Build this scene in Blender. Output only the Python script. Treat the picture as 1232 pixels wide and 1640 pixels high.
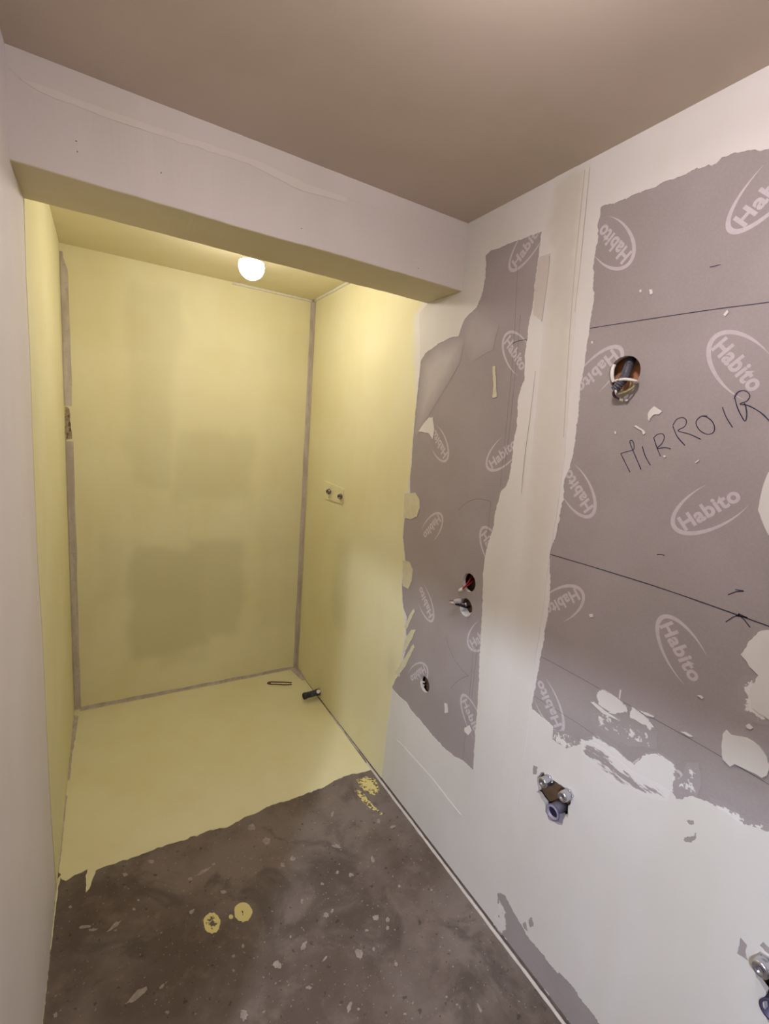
import bpy, bmesh, math, random
import numpy as np
from mathutils import Vector, Matrix, noise as mnoise
from mathutils.geometry import delaunay_2d_cdt

for o in list(bpy.data.objects): bpy.data.objects.remove(o)
scene = bpy.context.scene
COL = scene.collection

# ------------------------------------------------------------------ camera
F_PX, YAW, PITCH, ROLL = 750.41, 0.54484, -0.15907, 0.07608
CAM = Vector((0.1691, -2.8763, 1.6328))
_fw = Vector((math.sin(YAW)*math.cos(PITCH), math.cos(YAW)*math.cos(PITCH), math.sin(PITCH)))
_r0 = Vector((math.cos(YAW), -math.sin(YAW), 0)); _u0 = _r0.cross(_fw)
RT = math.cos(ROLL)*_r0 + math.sin(ROLL)*_u0
UP = -math.sin(ROLL)*_r0 + math.cos(ROLL)*_u0
cam = bpy.data.cameras.new('camera'); cam_o = bpy.data.objects.new('camera', cam); COL.objects.link(cam_o)
cam.sensor_fit = 'VERTICAL'; cam.sensor_height = 36; cam.sensor_width = 36*1232/1640
cam.lens = F_PX/1640*36; cam.clip_start = 0.01
M = Matrix((RT, UP, -_fw)).transposed().to_4x4(); M.translation = CAM
cam_o.matrix_world = M
scene.camera = cam_o

# ------------------------------------------------------------------ light and exposure
scene.view_settings.view_transform = 'Standard'; scene.view_settings.look = 'None'
scene.view_settings.gamma = 1.0; scene.view_settings.use_curve_mapping = False
scene.view_settings.exposure = 0.28
world = bpy.data.worlds.new('world'); scene.world = world; world.use_nodes = True
world.node_tree.nodes['Background'].inputs[0].default_value = (0.8, 0.85, 1.0, 1)
world.node_tree.nodes['Background'].inputs[1].default_value = 0.05
NICHE_LAMP = ((1.0, 0.94, 0.89), 105.0)      # colour, emission strength of the three bulbs
ROOM_LAMP = ((1.0, 0.93, 0.98), 205.0)
HALL_LAMP = ((0.72, 0.81, 1.0), 1800.0)

# ------------------------------------------------------------------ room size (metres)
W, H, N = 1.2938, 2.40, 2.422          # room width, ceiling, shower niche ceiling
YB, YC, S = -1.444, -1.2295, 2.173     # bulkhead front, back, underside
REAR = -3.4
DOOR0, DOOR1, LINTEL = -3.28, -2.435, 1.885

def ray(px, py): return RT*((px-616)/F_PX) + UP*((820-py)/F_PX) + _fw
def on_x(px, py, X): d = ray(px, py); return CAM + d*((X-CAM.x)/d.x)
def on_y(px, py, Y): d = ray(px, py); return CAM + d*((Y-CAM.y)/d.y)
def on_z(px, py, Z): d = ray(px, py); return CAM + d*((Z-CAM.z)/d.z)
# plane coordinates: right wall (s=-y, z), left wall (y, z), back wall (x, z), floor / ceiling (x, y); h = height above the plane
def m_right(a, b, h): return (W-h, -a, b)
def m_left(a, b, h): return (h, a, b)
def m_back(a, b, h): return (a, -h, b)
def m_floor(a, b, h): return (a, b, h)
def m_beam(a, b, h): return (a, YB-h, b)
def m_ceil(a, b, h): return (a, b, H-h)
def RW(pts, h=0): return [(-p.y, p.z) for p in (on_x(x, y, W-h) for x, y in pts)]
def LW(pts): return [(p.y, p.z) for p in (on_x(x, y, 0) for x, y in pts)]
def BW(pts): return [(p.x, p.z) for p in (on_y(x, y, 0) for x, y in pts)]
def FL(pts, z=0): return [(p.x, p.y) for p in (on_z(x, y, z) for x, y in pts)]
def BM(pts): return [(p.x, p.z) for p in (on_y(x, y, YB) for x, y in pts)]
def crop(pts, sc, ox, oy): return [(ox+x/sc, oy+y/sc) for x, y in pts]

# ------------------------------------------------------------------ materials
def lin(c):
    if isinstance(c, str):
        c = [int(c[i:i+2], 16)/255 for i in (0, 2, 4)]
    return tuple((x/12.92 if x <= .04045 else ((x+.055)/1.055)**2.4) for x in c) + (1,)
class NT:
    def __init__(s, name):
        s.m = bpy.data.materials.new(name); s.m.use_nodes = True; s.t = s.m.node_tree
        s.b = s.t.nodes['Principled BSDF']; s.co = s.new('ShaderNodeTexCoord').outputs['Object']
    def new(s, t, **k):
        n = s.t.nodes.new(t)
        for a, v in k.items(): setattr(n, a, v)
        return n
    def link(s, a, b): s.t.links.new(a, b)
    def noise(s, scale, detail=4, rough=.55, stretch=None, dist=0):
        n = s.new('ShaderNodeTexNoise'); n.inputs['Scale'].default_value = scale; n.inputs['Detail'].default_value = detail
        n.inputs['Roughness'].default_value = rough; n.inputs['Distortion'].default_value = dist
        if stretch:
            mp = s.new('ShaderNodeMapping'); mp.inputs['Scale'].default_value = stretch[:3]
            if len(stretch) > 3: mp.inputs['Rotation'].default_value = stretch[3:6]
            s.link(s.co, mp.inputs[0]); s.link(mp.outputs[0], n.inputs['Vector'])
        else: s.link(s.co, n.inputs['Vector'])
        return n.outputs['Fac']
    def ramp(s, fac, lo, hi):
        r = s.new('ShaderNodeMapRange'); r.interpolation_type = 'SMOOTHSTEP'
        r.inputs['From Min'].default_value = lo; r.inputs['From Max'].default_value = hi; s.link(fac, r.inputs['Value']); return r.outputs[0]
    def mix(s, fac, a, b):
        n = s.new('ShaderNodeMix', data_type='RGBA')
        for sock, v in ((n.inputs[0], fac), (n.inputs[6], a), (n.inputs[7], b)):
            if hasattr(v, 'is_output'): s.link(v, sock)
            else: sock.default_value = v if not isinstance(v, str) else lin(v)
        return n.outputs[2]
    def math(s, op, a, b=0.0):
        n = s.new('ShaderNodeMath', operation=op)
        for sock, v in ((n.inputs[0], a), (n.inputs[1], b)):
            if hasattr(v, 'is_output'): s.link(v, sock)
            else: sock.default_value = v
        return n.outputs[0]
    def attr(s, name): return s.new('ShaderNodeAttribute', attribute_name=name).outputs['Fac']
    def color(s, v):
        if hasattr(v, 'is_output'): s.link(v, s.b.inputs['Base Color'])
        else: s.b.inputs['Base Color'].default_value = lin(v)
    def bump(s, fac, strength, dist=.002):
        n = s.new('ShaderNodeBump'); n.inputs['Strength'].default_value = strength; n.inputs['Distance'].default_value = dist
        s.link(fac, n.inputs['Height']); s.link(n.outputs[0], s.b.inputs['Normal'])
    def fin(s, rough=.8, metal=0, spec=.3):
        s.b.inputs['Roughness'].default_value = rough; s.b.inputs['Metallic'].default_value = metal
        s.b.inputs['Specular IOR Level'].default_value = spec; return s.m

def simple(name, c, rough=.6, metal=0, spec=.4, var=.0):
    n = NT(name); k = lin(c)
    f = n.noise(60, 3)
    d = tuple(x*(1-.07-var) for x in k[:3]) + (1,)
    n.color(n.mix(n.ramp(f, .35, .65), d, k)); return n.fin(rough, metal, spec)

BOARD_A, BOARD_B = '9f9592', 'a79d9b'
PL_A, PL_B = 'dcd7d0', 'e4dfda'
YEL_A, YEL_B, YEL_THIN = 'e4dcaf', 'e9e3bb', 'bfba94'

def mk_board(name, a, b):
    n = NT(name); f = n.noise(3, 5); g = n.noise(180, 2)
    c = n.mix(n.ramp(f, .35, .65), a, b)
    c = n.mix(n.math('MULTIPLY', n.ramp(g, .4, .7), .10), c, 'c4b8b2')
    n.color(c); n.bump(g, .08, .0006); return n.fin(.75, 0, .25)
M_BOARD = mk_board('plasterboard_paper', BOARD_A, BOARD_B)

def mk_plaster(name, a, b, tint, fade=None):
    n = NT(name); f = n.noise(2.2, 5, .5, (1, 1, .7)); g = n.noise(14, 6, .6, (1, .5, 1)); w = n.noise(5, 3, .5, (1, 1, .18))
    c = n.mix(n.ramp(f, .3, .7), a, b)
    c = n.mix(n.math('MULTIPLY', n.ramp(w, .45, .7), .35), c, tint)
    if fade: c = n.mix(n.attr('m'), fade, c)
    n.color(c); n.bump(n.math('ADD', g, n.math('MULTIPLY', w, .6)), .25, .004); return n.fin(.7, 0, .3)
M_PLASTER = mk_plaster('skim_plaster', PL_A, PL_B, 'd2cdbc')
M_PLASTER2 = mk_plaster('sanded_joint_plaster', 'd2ccbe', 'dad3c8', 'ccc8b4', 'e0dbd5')
M_WALL = mk_plaster('primed_wall', 'e0d9d6', 'e6e0de', 'dcd3d0')
M_BEAM = mk_plaster('filled_bulkhead', 'd8cfc6', 'dfd6ce', 'd3cabc')
M_CEIL = mk_plaster('bare_ceiling_board', 'c8b8a8', 'cebeae', 'c0b4a0')
M_CEILN = mk_plaster('coated_ceiling', 'e0d6b0', 'e4dab6', 'd8d0a8')
M_GYPSUM = simple('gypsum_core', 'd8cfc8', .9)
M_CAVITY = simple('wall_cavity', '8c6a4c', .9, var=.1)
M_HALLP = mk_plaster('hall_low_bounce', '8c8680', '968f88', '857f7a')  # hall and rear walls darkened to cut the light they bounce

def mk_yellow(name):
    n = NT(name); f = n.noise(2.5, 4, .5); g = n.noise(220, 2, .5); w = n.noise(7, 4, .6, (1, 1, .35))
    c = n.mix(n.ramp(f, .3, .7), YEL_A, YEL_B)
    c = n.mix(n.math('MULTIPLY', n.ramp(w, .45, .7), .3), c, 'e2d5a2')
    c = n.mix(n.attr('thin'), c, YEL_THIN)
    e = n.attr('edge')
    c = n.mix(n.ramp(n.math('ADD', e, n.math('MULTIPLY', n.math('SUBTRACT', n.noise(25, 4), .5), .5)), .2, .8), c, PL_B)
    n.color(c); n.bump(g, .12, .001); return n.fin(.62, 0, .35)
M_YEL = mk_yellow('yellow_waterproofing')

def mk_floor():
    n = NT('concrete_screed'); f = n.noise(2.0, 6, .6); f2 = n.noise(9, 5, .65); g = n.noise(120, 3)
    c = n.mix(n.ramp(f, .36, .64), '5e5147', '80746c')
    c = n.mix(n.math('MULTIPLY', n.ramp(f2, .5, .72), .6), c, '85756b')
    c = n.mix(n.math('MULTIPLY', n.ramp(n.noise(4, 5, .6, dist=.8), .52, .66), .65), c, '4e443d')
    sp = n.noise(95, 2, .5)
    c = n.mix(n.math('MULTIPLY', n.ramp(sp, .66, .72), .6), c, 'a89c90')
    sp2 = n.noise(48, 2, .5)
    c = n.mix(n.math('MULTIPLY', n.ramp(sp2, .66, .72), .6), c, '352e28')
    n.color(c); n.bump(n.math('ADD', g, f2), .3, .002); return n.fin(.75, 0, .3)
M_FLOOR = mk_floor()

def mk_smear(name, base, top, stretch, sc=40, k=1.1):
    n = NT(name); f = n.noise(sc, 6, .62, stretch)
    e = n.math('ADD', n.attr('m'), n.math('MULTIPLY', n.math('SUBTRACT', f, .5), 2.2*k))
    n.color(n.mix(n.ramp(e, .42, .58), base, top)); n.bump(n.ramp(e, .42, .58), .5, .001); return n.fin(.75, 0, .3)
M_SMEAR = mk_smear('scraped_plaster', BOARD_B, PL_B, (1, 1, 1), 60)
M_SMEAR_D = mk_smear('dragged_plaster', BOARD_B, PL_B, (1, .35, 1.5, .75, 0, 0), 60)
def mk_film():
    n = NT('thin_plaster_film'); f = n.noise(10, 5, .6)
    e = n.math('MULTIPLY', n.attr('m'), n.ramp(f, .0, .6))
    n.color(n.mix(n.math('MULTIPLY', e, .55), BOARD_B, PL_B)); return n.fin(.75, 0, .3)
M_FILM = mk_film()
M_PRINT = simple('printed_mark', 'cbc1c3', .75)
M_PRINT2 = simple('faint_printed_mark', 'bdb2ae', .75)
M_PEN = simple('blue_black_ink', '2e2a48', .6)
M_PENCIL = simple('pencil_graphite', '6a5f5c', .6)
M_MARK = simple('dark_marker', '3c3648', .6)
def mk_tape():
    n = NT('grey_sealing_tape'); f = n.noise(18, 5, .6, (1, 1, .3)); g = n.noise(60, 4, .6)
    c = n.mix(n.ramp(f, .35, .65), 'b6aa9e', 'cec3b7')
    c = n.mix(n.math('MULTIPLY', n.ramp(g, .55, .7), .5), c, 'a0968a'); n.color(c); n.bump(g, .3, .001); return n.fin(.6, 0, .3)
M_TAPE = mk_tape()
M_SPOT = simple('dried_plaster_spot', 'a3978d', .85, var=.15)
M_YSPOT = mk_smear('yellow_paint_spot', '6a5e50', 'dccf8c', (1, 1, 1), 70, .9)
M_CORR = simple('dark_corrugated_plastic', '56545e', .45)
M_BLACK = simple('black_plastic', '1c1a20', .4)
M_PIPE = simple('grey_blue_drain_plastic', '3c4048', .45)
M_PIPE2 = simple('grey_waste_plastic', '9a94a2', .4)
M_CHROME = simple('chrome', 'c8c6cc', .22, .9)
M_BRASS = simple('nickel_pipe_end', '8c8078', .35, .8)
M_WHITE = simple('white_plastic', 'ece8e0', .4)
M_RED = simple('red_wire', 'a82828', .45)
M_BROWN = simple('brown_wire', '6a4030', .5)
M_YG = simple('yellow_green_wire', 'a8a070', .5)
M_PURPLE = simple('purple_wire', '6a4a6a', .5)
M_HAIRPIN = simple('brown_plastic_offcut', '6e5138', .6)
M_COPPER = simple('brick_orange_lining', 'c48a62', .8)
def mk_bulb(name, c, st):
    n = NT(name); n.b.inputs['Emission Color'].default_value = c + (1,); n.b.inputs['Emission Strength'].default_value = st
    n.color('ffffff'); return n.fin(.4)

# ------------------------------------------------------------------ mesh helpers
def link(o, parent=None):
    COL.objects.link(o)
    if parent: o.parent = parent
    return o
def mesh(name, verts, faces, mats, parent=None, midx=None, smooth=False):
    me = bpy.data.meshes.new(name); me.from_pydata([tuple(v) for v in verts], [], faces)
    for m in (mats if isinstance(mats, (list, tuple)) else [mats]): me.materials.append(m)
    if midx: me.polygons.foreach_set('material_index', midx)
    if smooth: me.polygons.foreach_set('use_smooth', [True]*len(faces))
    bm = bmesh.new(); bm.from_mesh(me); bmesh.ops.recalc_face_normals(bm, faces=bm.faces); bm.to_mesh(me); bm.free()
    return link(bpy.data.objects.new(name, me), parent)
def empty(name, loc, label, cat, group=None):
    o = bpy.data.objects.new(name, None); o.empty_display_size = .05; o.location = loc; COL.objects.link(o)
    return tag(o, label, cat, group)
def tag(o, label=None, cat=None, group=None, kind=None):
    if label: o['label'] = label
    if cat: o['category'] = cat
    if group: o['group'] = group
    if kind: o['kind'] = kind
    return o
def rebase(o, p):
    """Parent o under an Empty at p without moving it (its mesh is in world coordinates)."""
    o.parent = p; o.location = -Vector(p.location); return o

def roughen(poly, amp, step, seed, opened=False):
    rnd = random.Random(seed); out = []; ph = rnd.random()*100; L = 0
    n = len(poly)
    for i in range(n-1 if opened else n):
        a = Vector(poly[i]); b = Vector(poly[(i+1) % n]); d = b-a; l = d.length
        if l < 1e-9: continue
        nn = Vector((-d.y, d.x))/l; k = max(1, int(l/step))
        for j in range(k):
            t = j/k; p = a+d*t; q = Vector((p.x*1, p.y*1, ph))
            v = mnoise.noise(q*30)*1.3+mnoise.noise(q*90)*1.1+mnoise.noise(q*230)*.7+(rnd.random()-.5)*.7
            out.append(tuple(p+nn*v*amp))
    return out
def inside(P, poly):
    x, y = P[:, 0], P[:, 1]; r = np.zeros(len(P), bool); q = np.array(poly); j = len(q)-1
    for i in range(len(q)):
        xi, yi = q[i]; xj, yj = q[j]
        if yi != yj:
            r ^= ((yi > y) != (yj > y)) & (x < (xj-xi)*(y-yi)/(yj-yi)+xi)
        j = i
    return r
def edge_dist(P, poly):
    q = np.array(poly); d = np.full(len(P), 1e9)
    for i in range(len(q)):
        a = q[i]; b = q[(i+1) % len(q)]; ab = b-a; L = ab@ab+1e-12
        t = np.clip(((P-a)@ab)/L, 0, 1); d = np.minimum(d, np.hypot(*(P-a-t[:, None]*ab).T))
    return d
def circle(c, r, n=28, ry=None):
    ry = ry or r
    return [(c[0]+r*math.cos(2*math.pi*i/n), c[1]+ry*math.sin(2*math.pi*i/n)) for i in range(n)]
LAYER = [0]
def slab(name, mp, outer, holes, h0, th, mats, parent=None, rough=None, grid=None, attrs=None, seed=1, hrough=None):
    """A thin slab lying on a plane: outline, holes cut through, front at h0+th, edges down to h0."""
    LAYER[0] = (LAYER[0]+1) % 60; th = th+LAYER[0]*3e-6      # no two coats lie at exactly the same height
    if rough: outer = roughen(outer, rough[0], rough[1], seed)
    hr = hrough or [None]*len(holes)
    holes = [roughen(h, r[0], r[1], seed+i+7) if r else h for i, (h, r) in enumerate(zip(holes, hr))]
    pts = []; edges = []
    for loop in [outer]+holes:
        s = len(pts); pts += loop; n = len(loop)
        edges += [(s+i, s+(i+1) % n) for i in range(n)]
    if grid:
        q = np.array(outer); x0, y0 = q.min(0); x1, y1 = q.max(0)
        nx = max(2, int((x1-x0)/grid)); ny = max(2, int((y1-y0)/grid))
        g = np.array([(x0+(x1-x0)*(i+.5+.25*math.sin(i*7.1+j*3.3))/nx, y0+(y1-y0)*(j+.5+.25*math.sin(i*2.3+j*5.7))/ny) for i in range(nx) for j in range(ny)])
        g = g[inside(g, outer)]
        for h in holes: g = g[~inside(g, h)] if len(g) else g
        pts = pts+[tuple(p) for p in g]
    v, e, f, *_ = delaunay_2d_cdt([Vector(p) for p in pts], edges, [], 0, 1e-7)
    v = [(p.x, p.y) for p in v]
    V = np.array(v); Fc = np.array(f); cen = V[Fc].mean(1)
    keep = inside(cen, outer)
    for h in holes: keep &= ~inside(cen, h)
    Fc = Fc[keep]
    use = np.unique(Fc); rm = {int(u): i for i, u in enumerate(use)}
    V = V[use]; faces = [tuple(rm[int(i)] for i in t) for t in Fc]
    cnt = {}
    for t in faces:
        for i in range(3):
            k = (t[i], t[(i+1) % 3]); cnt[tuple(sorted(k))] = cnt.get(tuple(sorted(k)), 0)+1
    bd = [k for k, c in cnt.items() if c == 1]; nb = len(V)
    verts = [mp(a, b, h0+th) for a, b in V]; back = {}
    for k in bd:
        for i in k:
            if i not in back: back[i] = len(verts); verts.append(mp(V[i][0], V[i][1], h0))
    side = [(a, b, back[b], back[a]) for a, b in bd]
    ob = mesh(name, verts, faces+side, mats, parent, [0]*len(faces)+[1 if isinstance(mats, (list, tuple)) and len(mats) > 1 else 0]*len(side))
    if attrs:
        allp = np.concatenate([V, np.array([V[i] for i in back])]) if back else V
        for nm, fn in attrs.items():
            val = np.asarray(fn(allp), float); at = ob.data.attributes.new(nm, 'FLOAT', 'POINT'); at.data.foreach_set('value', val.astype(np.float32))
    return ob
def smear(name, mp, poly, h0, mat, parent, fall=.02, grid=.008, gain=1.0, seed=1):
    fall *= .4; gain *= 1.15
    return slab(name, mp, poly, [], h0, .0003, mat, parent, grid=grid, rough=(.002, .01), seed=seed,
                attrs={'m': lambda P: np.clip(edge_dist(P, poly)/fall, 0, 1)*gain})

def tube(pts, r, n=10, close=False, cap=True):
    """Verts and faces of a tube along 3-D points; r a number or a list."""
    P = [Vector(p) for p in pts]; k = len(P); R = r if isinstance(r, (list, tuple)) else [r]*k
    V = []; Fs = []; prev = None
    for i in range(k):
        t = (P[min(i+1, k-1)]-P[max(i-1, 0)]) if not close else (P[(i+1) % k]-P[i-1])
        t.normalize()
        if prev is None:
            a = Vector((0, 0, 1)) if abs(t.z) < .9 else Vector((1, 0, 0)); u = t.cross(a).normalized()
        else: u = (prev-t*prev.dot(t)).normalized()
        prev = u; w = t.cross(u)
        for j in range(n):
            an = 2*math.pi*j/n; V.append(P[i]+(u*math.cos(an)+w*math.sin(an))*R[i])
    for i in range(k if close else k-1):
        for j in range(n):
            a = i*n+j; b = i*n+(j+1) % n; c = ((i+1) % k)*n+(j+1) % n; d = ((i+1) % k)*n+j; Fs.append((a, b, c, d))
    if cap and not close: Fs += [tuple(range(n-1, -1, -1)), tuple(range((k-1)*n, k*n))]
    return V, Fs
def spline(pts, k=8):
    P = [Vector(p) for p in pts]; out = []
    for i in range(len(P)-1):
        a, b, c, d = P[max(i-1, 0)], P[i], P[i+1], P[min(i+2, len(P)-1)]
        for j in range(k):
            t = j/k; out.append(.5*((2*b)+(c-a)*t+(2*a-5*b+4*c-d)*t*t+(3*b-a-3*c+d)*t**3))
    out.append(P[-1]); return out
def tube_ob(name, pts, r, mat, parent, n=10, sp=0, **k):
    if sp: pts = spline(pts, sp)
    v, f = tube(pts, r, n, **k); o = mesh(name, v, f, mat, None, smooth=True); return rebase(o, parent)
def lathe(name, origin, axis, prof, mat, parent, n=24, smooth=True, sides=None, cap=True):
    """Surface of revolution: prof = [(distance along axis, radius)]."""
    a = Vector(axis).normalized(); u = a.orthogonal().normalized(); w = a.cross(u); n = sides or n
    V = []; Fs = []
    for d, r in prof:
        for j in range(n):
            t = 2*math.pi*j/n; V.append(Vector(origin)+a*d+(u*math.cos(t)+w*math.sin(t))*r)
    for i in range(len(prof)-1):
        for j in range(n):
            Fs.append((i*n+j, i*n+(j+1) % n, (i+1)*n+(j+1) % n, (i+1)*n+j))
    if cap: Fs.append(tuple(range(n))); Fs.append(tuple(range((len(prof)-1)*n, len(prof)*n)))
    o = mesh(name, V, Fs, mat, None, smooth=False)
    if smooth and not sides:
        for p in o.data.polygons: p.use_smooth = len(p.vertices) == 4
    return rebase(o, parent)
def box(name, a, b, mat, parent=None, bevel=0):
    bm = bmesh.new(); bmesh.ops.create_cube(bm, size=1)
    for v in bm.verts: v.co = Vector([a[i] if v.co[i] < 0 else b[i] for i in range(3)])
    if bevel: bmesh.ops.bevel(bm, geom=list(bm.edges), offset=bevel, segments=2, affect='EDGES')
    me = bpy.data.meshes.new(name); bm.to_mesh(me); bm.free(); me.materials.append(mat)
    return link(bpy.data.objects.new(name, me), parent)
def stroke(name, mp, pts, w, mat, parent, h=.0004, sp=5):
    """A flat pen stroke (ribbon) lying on a wall."""
    P = spline([(a, b, 0) for a, b in pts], sp) if sp and len(pts) > 2 else [Vector((a, b, 0)) for a, b in pts]
    V = []; Fs = []
    for i, p in enumerate(P):
        t = (P[min(i+1, len(P)-1)]-P[max(i-1, 0)]).normalized(); nn = Vector((-t.y, t.x, 0))
        ww = w*(.85+.3*mnoise.noise(p*60)); 
        for s in (-1, 1):
            q = p+nn*ww*.5*s; V.append(mp(q.x, q.y, h))
    Fs = [(2*i, 2*i+1, 2*i+3, 2*i+2) for i in range(len(P)-1)]
    return mesh(name, V, Fs, mat, parent)

# ================================================================== structure: floor
floor = mesh('floor', [(-1.6, -4.2, 0), (W+.1, -4.2, 0), (W+.1, .1, 0), (-1.6, .1, 0), (-1.6, -4.2, -.08), (W+.1, -4.2, -.08), (W+.1, .1, -.08), (-1.6, .1, -.08)],
             [(0, 1, 2, 3), (7, 6, 5, 4), (0, 4, 5, 1), (1, 5, 6, 2), (2, 6, 7, 3), (3, 7, 4, 0)], M_FLOOR)
tag(floor, 'dark brown concrete floor speckled with paint and plaster', 'floor', kind='structure')
edge_px = [(97, 1396), (99, 1408), (106, 1411), (119, 1402), (131, 1397), (140, 1392), (137, 1428), (143, 1423), (154, 1394), (164, 1389), (191, 1380), (222, 1370), (239, 1363), (266, 1353), (300, 1343), (336, 1330), (368, 1323), (397, 1307), (436, 1289), (462, 1281), (514, 1262), (547, 1245), (560, 1241), (590, 1234)]
e = FL(edge_px, .002)
e[0] = (0.002, e[0][1]); front = roughen(e+[(W-.002, e[-1][1]+.005)], .0035, .012, 5, True)
coat_floor = slab('waterproof_coating', m_floor, front+[(W-.001, -.001), (.001, -.001)], [], 0, .002, M_YEL, floor, grid=.05,
                  attrs={'thin': lambda P: .06+.0*P[:, 0], 'edge': lambda P: 0*P[:, 0]})
coat_floor['label'] = 'pale yellow waterproof coating on the shower floor'

# ================================================================== structure: ceiling, shower ceiling and bulkhead
ceiling = box('ceiling', (-1.6, -4.2, H), (W+.1, YC, H+.12), M_CEIL)
tag(ceiling, 'bare brown grey ceiling above the room', 'ceiling', kind='structure')
nc = box('shower_ceiling', (-.1, YC, N), (W+.1, .1, H+.12), M_CEILN, ceiling); nc['label'] = 'yellowish ceiling of the shower niche'
def bulkhead():
    prof = []
    bv = .004
    for y, z, k in ((YB, H+.01, 0), (YB, S, 1), (YC, S, 1), (YC, N+.01, 0)):
        if k == 0: prof.append((y, z))
        else:
            for a in range(4):
                t = a/3*math.pi/2
                if y == YB: prof.append((YB+bv-bv*math.cos(t), S+bv-bv*math.sin(t)))
                else: prof.append((YC-bv+bv*math.sin(t), S+bv-bv*math.cos(t)))
    nx = 90; V = []; Fs = []
    for i in range(nx+1):
        x = W*i/nx
        for y, z in prof:
            lo = 1 if z < S+.02 else 0
            q = Vector((x*4, y*3, 1.7)); q2 = Vector((x*22, y*3, 4.1))
            V.append((x, y+lo*(mnoise.noise(q2)*.0012), z+lo*(mnoise.noise(q)*.003+mnoise.noise(q2)*.0014)))
    k = len(prof)
    for i in range(nx):
        for j in range(k-1): Fs.append((i*k+j, i*k+j+1, (i+1)*k+j+1, (i+1)*k+j))
    m = [1 if (f % (k-1)) >= 2 else 0 for f in range(len(Fs))]
    return mesh('bulkhead', V, Fs, [M_BEAM, M_SOFFIT], ceiling, m)
M_SOFFIT = mk_plaster('coated_soffit', 'd2c6a6', 'd8cdae', 'cabd98')
bh = bulkhead(); bh['label'] = 'boxed bulkhead across the front of the shower'
band = BM([(8, 74), (14, 108), (41, 133), (100, 156), (170, 181), (283, 218), (402, 256), (490, 300), (554, 318), (640, 346), (748, 385), (750, 360), (420, 229), (200, 145)])
o = slab('joint_compound', m_beam, band, [], 0, .0007, M_BEAM, bh, rough=(.002, .02), seed=3)
ridge = BM([(30, 125), (60, 135), (170, 176), (290, 217), (410, 257), (490, 294), (556, 318), (554, 324), (484, 306), (402, 264), (283, 226), (165, 187), (60, 146)])
o = slab('joint_compound', m_beam, ridge, [], .0005, .0006, mk_plaster('ridge_highlight', 'dfd6cb', 'e5dcd2', 'dad0c3'), bh, rough=(.0015, .01), seed=4)  # filler ridge, its highlight painted in as a lighter tone
for px, py in ((258, 277), (483, 366), (670, 430), (122, 226), (124, 243)):
    c = BM([(px, py)])[0]; slab('pinhole', m_beam, circle(c, .0016, 8), [], 0, .0004, M_PENCIL, bh)

# ================================================================== structure: left wall with the doorway
def wall_left():
    out = [(DOOR1, 0), (0, 0), (0, N), (YC, N), (YC, H), (REAR, H), (REAR, 0), (DOOR0, 0), (DOOR0, LINTEL), (DOOR1, LINTEL)]
    return slab('wall_left', m_left, out, [], -.1, .1, M_WALL, None)
wl = tag(wall_left(), 'pinkish white plastered wall along the left edge', 'wall', kind='structure')
c0 = LW([(36, 322), (41, 440), (47, 560), (53, 740), (60, 900), (67, 1010), (74, 1160), (80, 1285), (88, 1390)])
c0 = [(a, b) for a, b in c0]; c0[0] = (YC-.004, S+.0)
c0[-1] = (c0[-1][0], .002)
lw = slab('waterproof_coating', m_left, c0+[(-.001, .002), (-.001, N), (YC+.001, N)], [], 0, .0015, M_YEL, wl, grid=.05, rough=(.0012, .02), seed=9,
          attrs={'thin': lambda P: 0*P[:, 0], 'edge': lambda P: 0*P[:, 0]})
lw['label'] = 'yellow waterproof coating on the left wall of the shower'
# hall behind the doorway, which the cool light comes from
hl = box('wall_hall_left', (-1.7, -4.2, 0), (-1.6, .1, H), M_HALLP); tag(hl, 'unseen grey hall wall opposite the doorway', 'wall', kind='structure')
hb = box('wall_hall_back', (-1.6, -4.3, 0), (W+.1, -4.2, H), M_HALLP); tag(hb, 'unseen grey end wall of the hall', 'wall', kind='structure')
hf = box('wall_hall_front', (-1.6, -2.1, 0), (-.1, -2.0, H), M_HALLP); tag(hf, 'unseen grey partition closing the hall beside the left wall', 'wall', kind='structure')
rr = box('wall_rear', (0.0, REAR-.1, 0), (W, REAR, H), M_HALLP); tag(rr, 'unseen grey wall behind the camera', 'wall', kind='structure')

# ================================================================== structure: back wall of the shower
wb = box('wall_back', (-.1, 0, 0), (W+.1, .1, H+.12), M_GYPSUM); tag(wb, 'yellow coated back wall of the shower niche', 'wall', kind='structure')
def soft(P, x0, x1, z0, z1, s=.05):
    f = lambda t: 1/(1+np.exp(-t/s*4))
    return f(P[:, 0]-x0)*f(x1-P[:, 0])*f(P[:, 1]-z0)*f(z1-P[:, 1])
def thin_back(P):
    r = lambda a, b: (BW([a])[0], BW([b])[0])
    t = np.zeros(len(P))
    for (x0, y0), (x1, y1), k in (((200, 450), (285, 780), .42), ((285, 690), (400, 800), .4), ((205, 880), (330, 1040), .75), ((300, 870), (385, 1010), .6), ((430, 520), (480, 1000), .18), ((150, 860), (210, 960), .3), ((250, 930), (330, 1060), .3)):
        a, b = r((x0, y0), (x1, y1)); wob = np.array([mnoise.noise(Vector((p[0]*5, p[1]*5, x0))) for p in P])*.05
        t = np.maximum(t, k*soft(P+wob[:, None], min(a[0], b[0]), max(a[0], b[0]), min(a[1], b[1]), max(a[1], b[1]), .05))
    return t*.65
cb = slab('waterproof_coating', m_back, [(.001, .002), (W-.001, .002), (W-.001, N), (.001, N)], [], 0, .0015, M_YEL, wb, grid=.022,
          attrs={'thin': thin_back, 'edge': lambda P: 0*P[:, 0]})
cb['label'] = 'patchy yellow waterproof coating on the back wall'

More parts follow.
